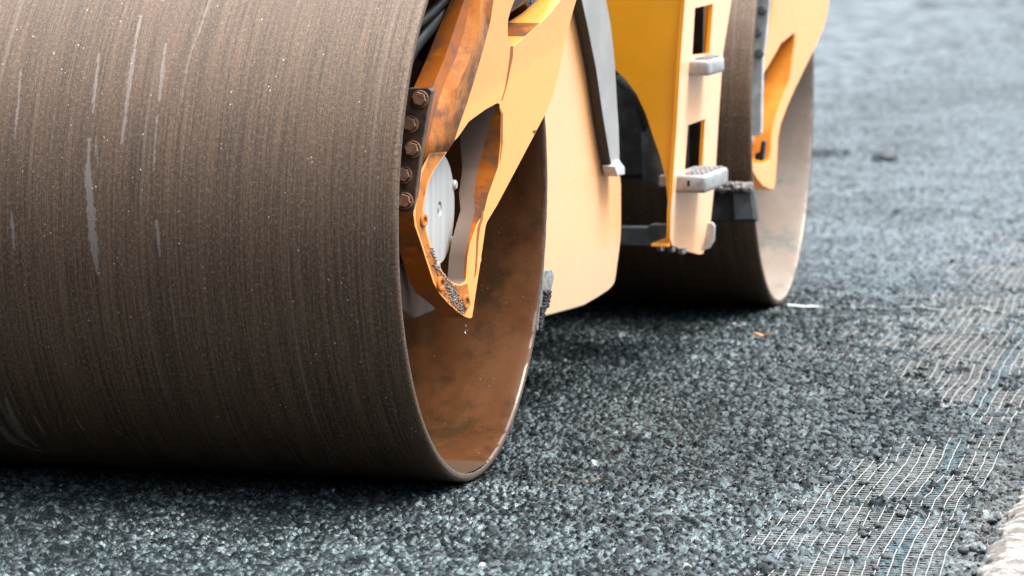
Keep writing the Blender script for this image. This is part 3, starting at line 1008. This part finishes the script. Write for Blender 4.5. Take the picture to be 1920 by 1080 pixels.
# black trim bar with grey outer face
bar = [(1070, -170), (1120, -170), (1137, 0), (1145.5, 46), (1153, 115), (1157.6, 200), (1160, 233), (1162, 297), (1163, 318), (1150, 326), (1143, 292), (1130, 213), (1118, 130), (1103, 55), (1091, 0)]
BX = -.066
o = obj('trim_bar', slab([onx(p_, BX) for p_ in bar], (-.026, 0, 0), wall_mat=lambda c, f: 1), [M['bargrey'], M['black']], roller, bevel=.0025)
obj('bar_foot', slab([onx(p_, BX + .012) for p_ in ((1152, 312), (1162, 300), (1172, 313), (1172, 328), (1158, 331))], (-.036, 0, 0)), M['lightplate'], o, bevel=.004)

# ---- ladder box between the drums
LY = 2.0
fp = [(1100, -170), (1290, -170), (1283, 0), (1278, 67), (1273, 157), (1267, 253), (1260, 357), (1257, 393), (1255.5, 447), (1254, 462), (1251.5, 420), (1253, 390), (1247, 333), (1237, 293), (1223, 253), (1210, 213), (1193, 177), (1173, 150), (1155, 133), (1130, 118), (1100, 110)]
ladder = obj('ladder', slab([ony(p_, LY) for p_ in fp], (0, .012, 0)), M['orange'], roller, bevel=.002)
tag(ladder, 'yellow boarding ladder with shade-tinted orange front and two grey steps')
cA, cB = ony((1284, -1), LY), ony((1256, 447), LY)      # the shared corner leans a little
ln = (cB - cA); nn_ = Vector(ln).cross(Vector((0, 1, 0))).normalized()
nn_ = nn_ if nn_.x > 0 else -nn_
NP, ND = tuple(nn_), nn_.dot(cA) + .002


def lad(p): return on(p, NP, ND)


# the sheet is laid out round its two rectangular openings
bm = bmesh.new()
sl_l = [(1292, -170), (1284, 4), (1276.5, 103), (1269, 235), (1263, 318)]
hl = [(1312, -170), (1303, 15), (1298, 103), (1290, 235), (1284, 318)]
hr = [(1345, -170), (1337, 7), (1330, 100), (1322, 223), (1317, 316)]
sr = [(1390, -170), (1371, 5), (1356, 98), (1347.5, 221), (1342, 315)]
qs = [[A_[i], A_[i + 1], B_[i + 1], B_[i]] for A_, B_ in ((sl_l, hl), (hr, sr)) for i in range(4)]
qs += [[hl[0], hl[1], hr[1], hr[0]], [hl[2], hl[3], hr[3], hr[2]], [hl[4], (1275, 466), (1287, 471), (1300, 474), hr[4]],
       [sl_l[4], (1261, 357), (1258, 393), (1256.5, 447), (1260, 460), (1275, 466), hl[4]], [hr[4], (1300, 474), (1312, 477), (1318, 476), (1323, 460), (1332, 420), (1337, 370), sr[4]]]
for q in qs:
    bm.faces.new([bm.verts.new(lad(p_)) for p_ in q])
bmesh.ops.remove_doubles(bm, verts=bm.verts[:], dist=1e-4)
bmesh.ops.recalc_face_normals(bm, faces=bm.faces[:])
thicken(bm, lambda c: Vector((-.011, 0, 0)), lambda c, f: 1)
obj('side_sheet', bm, [M['paint'], M['orange']], ladder, smooth=25)
# bottom flange and its bolts
f0 = ony((1254, 455), LY); f1 = ony((1222, 459), LY)
obj('flange', box_bm((f1.x, LY - .01, f1.z - .004), (f0.x, LY + .30, f1.z + .004)), M['orange'], ladder, bevel=.001)
for k, p_ in enumerate(((1239, 468), (1260, 470), (1279, 474))):
    c = ony(p_, LY + .06)
    obj('bolt', lathe_bm([(.013, 0), (.013, .012), (.009, .016), (0, .016)], c + Vector((0, 0, .012)), (0, 0, -1), 6), M['steel'], ladder)


def tread(corner, ylen, xdep, zth, xin):
    """corner: nearest lower outer corner of the step"""
    lo = Vector((corner.x - xdep - xin, corner.y, corner.z)); hi = Vector((corner.x, corner.y + ylen, corner.z + zth))
    bm = box_bm(lo, hi)
    bmesh.ops.bevel(bm, geom=bm.edges[:], offset=.011, segments=3, affect='EDGES', profile=.5)
    for k in range(5):
        yy = lo.y + .012 + (ylen - .02) * k / 5
        for j in range(4):
            xx_ = lo.x + xin + .004 + (xdep - .008) * j / 4
            box_bm((xx_, yy, hi.z - .004), (xx_ + xdep * .13, yy + ylen * .09, hi.z + .005), bm)
    st = obj('step', bm, M['grey'], ladder, smooth=40)
    return st


cA = ony((1331, 143), LY + .10); tread(cA, .20, .05, .046, .03)
cB = ony((1324, 363), LY + .03); s2 = tread(cB, .30, .066, .052, .045)
obj('slot', box_bm((cB.x - .055, cB.y - .002, cB.z + .02), (cB.x - .047, cB.y + .01, cB.z + .036)), M['black'], s2)
c = ony((1236, 350), LY + .05)
obj('step_end', box_bm((c.x, LY + .04, c.z), (c.x + .06, LY + .2, c.z + .034)), M['grey'], ladder, bevel=.006)
c = ony((1320, 470), LY + .42)
obj('guard_plate', slab([ony(p_, LY + .42) for p_ in ((1316, 470), (1330, 466), (1339, 450), (1340, 424), (1335, 417), (1326, 418))], (0, .012, 0)), M['lightplate'], ladder, bevel=.002)
# inside of the ladder box, with an added shade sheet
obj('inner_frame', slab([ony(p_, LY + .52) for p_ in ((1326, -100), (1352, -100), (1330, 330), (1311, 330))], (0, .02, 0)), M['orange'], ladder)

obj('shade_backing', slab([ony(p_, LY + .58) for p_ in ((1283, -100), (1322, -100), (1312, 330), (1262, 330))], (0, .02, 0)), M['black'], ladder)  # black sheet added to stand in for shade behind the openings

# dark chassis between the drums
obj('chassis', box_bm((-1.5, 2.42, .50), (-.055, 2.50, 1.25)), M['dark'], roller, bevel=.02)
bm = lathe_bm([(0, 0), (.03, .004), (.042, .03), (.042, .34), (.03, .37), (0, .375)], ony((1232, 352), 2.34), (-.03, 0, 1), 28)
obj('hydraulic_cylinder', bm, M['graypl'], roller)
obj('hose', tube_bm([ony((1166, 150), 2.34), ony((1185, 165), 2.3), ony((1203, 200), 2.3), ony((1222, 262), 2.34)], .022), M['rubber'], roller)
obj('cross_bar', slab([ony(p_, 2.2) for p_ in ((1120, 425), (1215, 426), (1217, 421), (1256, 421), (1256, 460), (1218, 462), (1120, 460))], (0, .05, 0)), M['graypl'], roller, bevel=.004)

# ---- scrapers
bm = slab([onx(p_, -.05) for p_ in ((1018, 508), (1036, 505), (1040, 516), (1034, 545), (1028, 566), (1019, 600), (1013, 624), (1008, 620), (1008, 540))], (-.3, 0, 0))
sc = obj('scraper', bm, M['scraperplate'], roller, bevel=.003)
tag(sc, 'scraper with crusted bitumen behind the front drum')
Vs, Fs, o_ = [], [], 0
for k in range(240):
    t = RND.random()
    p_ = (1014 + (1 - t) * 16 * RND.uniform(.3, 1.1) + (2 if t < .4 else -2), 545 + t * 75)
    c = onx(p_, -.047); r = RND.uniform(.003, .008)
    V, F = V6[k % 6]
    Vs.append(V * r + np.array(c)); Fs.append(F + o_); o_ += len(V)
o = link('bitumen_crust', tri_mesh('bitumen_crust', np.concatenate(Vs), np.concatenate(Fs)), M['bitumen'], sc, smooth=0)
tag(o, kind='stuff')

sc2y = 2.86
sp = [(1260, 347), (1405, 345), (1412, 360), (1419, 416), (1260, 413)]
sc = obj('scraper', slab([ony(p_, sc2y) for p_ in sp], (0, .04, 0)), M['dark'], roller, bevel=.004)
obj('scraper_plate', slab([ony(p_, sc2y - .012) for p_ in ((1374, 362), (1408, 361), (1415, 412), (1377, 412))], (0, .01, 0)), M['graypl'], sc, bevel=.002)
Vs, Fs, o_ = [], [], 0
for k in range(420):
    p_ = (RND.uniform(1340, 1408), 349 + RND.uniform(-5, 9))
    c = ony(p_, sc2y - RND.uniform(-.05, .03)); r = RND.uniform(.003, .016) * RND.random() + .002
    V, F = V6[k % 6]
    Vs.append(V * r + np.array(c)); Fs.append(F + o_); o_ += len(V)
o = link('bitumen_crust', tri_mesh('bitumen_crust', np.concatenate(Vs), np.concatenate(Fs)), M['grit'], sc, smooth=0)
tag(o, kind='stuff')

# ---- rear yoke
ry = .0448
RN = Vector((math.cos(ry), math.sin(ry), 0)) + Vector((0, -.2, 0))
RDd = RN.dot(Vector((-.01, 3.5978, R0)))


def rarm(p): return on(p, tuple(RN), RDd)


rout = [(1462, -170), (1455, -60), (1449, 0), (1444, 40), (1437, 75), (1428, 110), (1424, 150)]
rwin = [(1430, 144), (1458, 96), (1465, 83), (1488, 64), (1491, 66), (1490, 82), (1486.5, 105), (1481, 148), (1472.6, 172), (1463, 198), (1453, 227), (1447, 253), (1445, 283), (1442, 300), (1434, 306), (1420, 306), (1400, 302)]
rlow = [(1400, 318), (1411, 322), (1420, 337), (1431, 350), (1443, 356), (1452, 357), (1455, 340), (1458, 300), (1460, 260), (1465, 233), (1478, 198), (1491, 168.5), (1509.6, 130), (1522.6, 104), (1533.7, 81.5), (1546.7, 50), (1552, 28), (1556, 4), (1566, -60), (1580, -170)]
bm = poly_bm([rarm(p_) for p_ in rout + rwin + rlow])
rw3 = [rarm(p_) for p_ in rwin]
thicken(bm, lambda c: Vector((-.085, 0, 0)), lambda c, f: 1)
yk2 = obj('yoke', bm, [M['paint'], M['deep']], roller, smooth=38, bevel=.006)
tag(yk2, 'rear yoke in clean yellow paint, walls tinted orange for shade')
rp = [(1414, -170), (1456, -170), (1443, 0), (1437, 60), (1430, 110), (1428, 200), (1427, 250), (1420, 255), (1405, 255), (1405, 0)]
o = obj('bolt_plate', slab([ony(p_, 3.30) for p_ in rp], (0, .028, 0)), M['lightplate'], yk2, bevel=.003)
for p_ in ((1432, -22), (1429, 20), (1420, 61), (1424, 101)):
    bolt(p_, 3.299, .015, .013, .016, (.1, -1, .1), M['graypl'], yk2)
obj('latch', slab([ony(p_, 3.22) for p_ in ((1415, 300), (1430, 302), (1434, 265), (1428, 263), (1424, 285), (1415, 288))], (0, .03, 0)), M['black'], yk2, bevel=.003)

# ---- water: a pool in the drum and two falling drops
bm = bmesh.new()
zw = .021 + .006; hw = math.sqrt((R0 - .021) ** 2 - (R0 - zw) ** 2) - .001
vs_ = [bm.verts.new(p_) for p_ in ((-.001, -hw, zw), (-.001, hw, zw), (-.40, hw, zw), (-.40, -hw, zw))]
bm.faces.new(vs_)
thicken(bm, lambda c: Vector((0, -c.y * .6, -.003)))
tag(obj('water_pool', bm, M['puddle'], smooth=0), 'thin film of water pooled in the bottom of the front drum', 'water')
for p_, r in (((874.5, 622), .0042), ((874.5, 610), .002)):
    c = onx(p_, -.02)
    o = obj('water_drop', lathe_bm([(0, -r)] + [(r * math.sin(a), -r * math.cos(a)) for a in np.linspace(.4, 2.7, 8)] + [(0, r * 1.15)], c, (0, 0, 1), 16), M['water'], smooth=80)
    tag(o, 'larger clear water drop falling from the yoke tip' if r > .003 else 'smaller clear water drop just below the yoke tip', 'water drop')
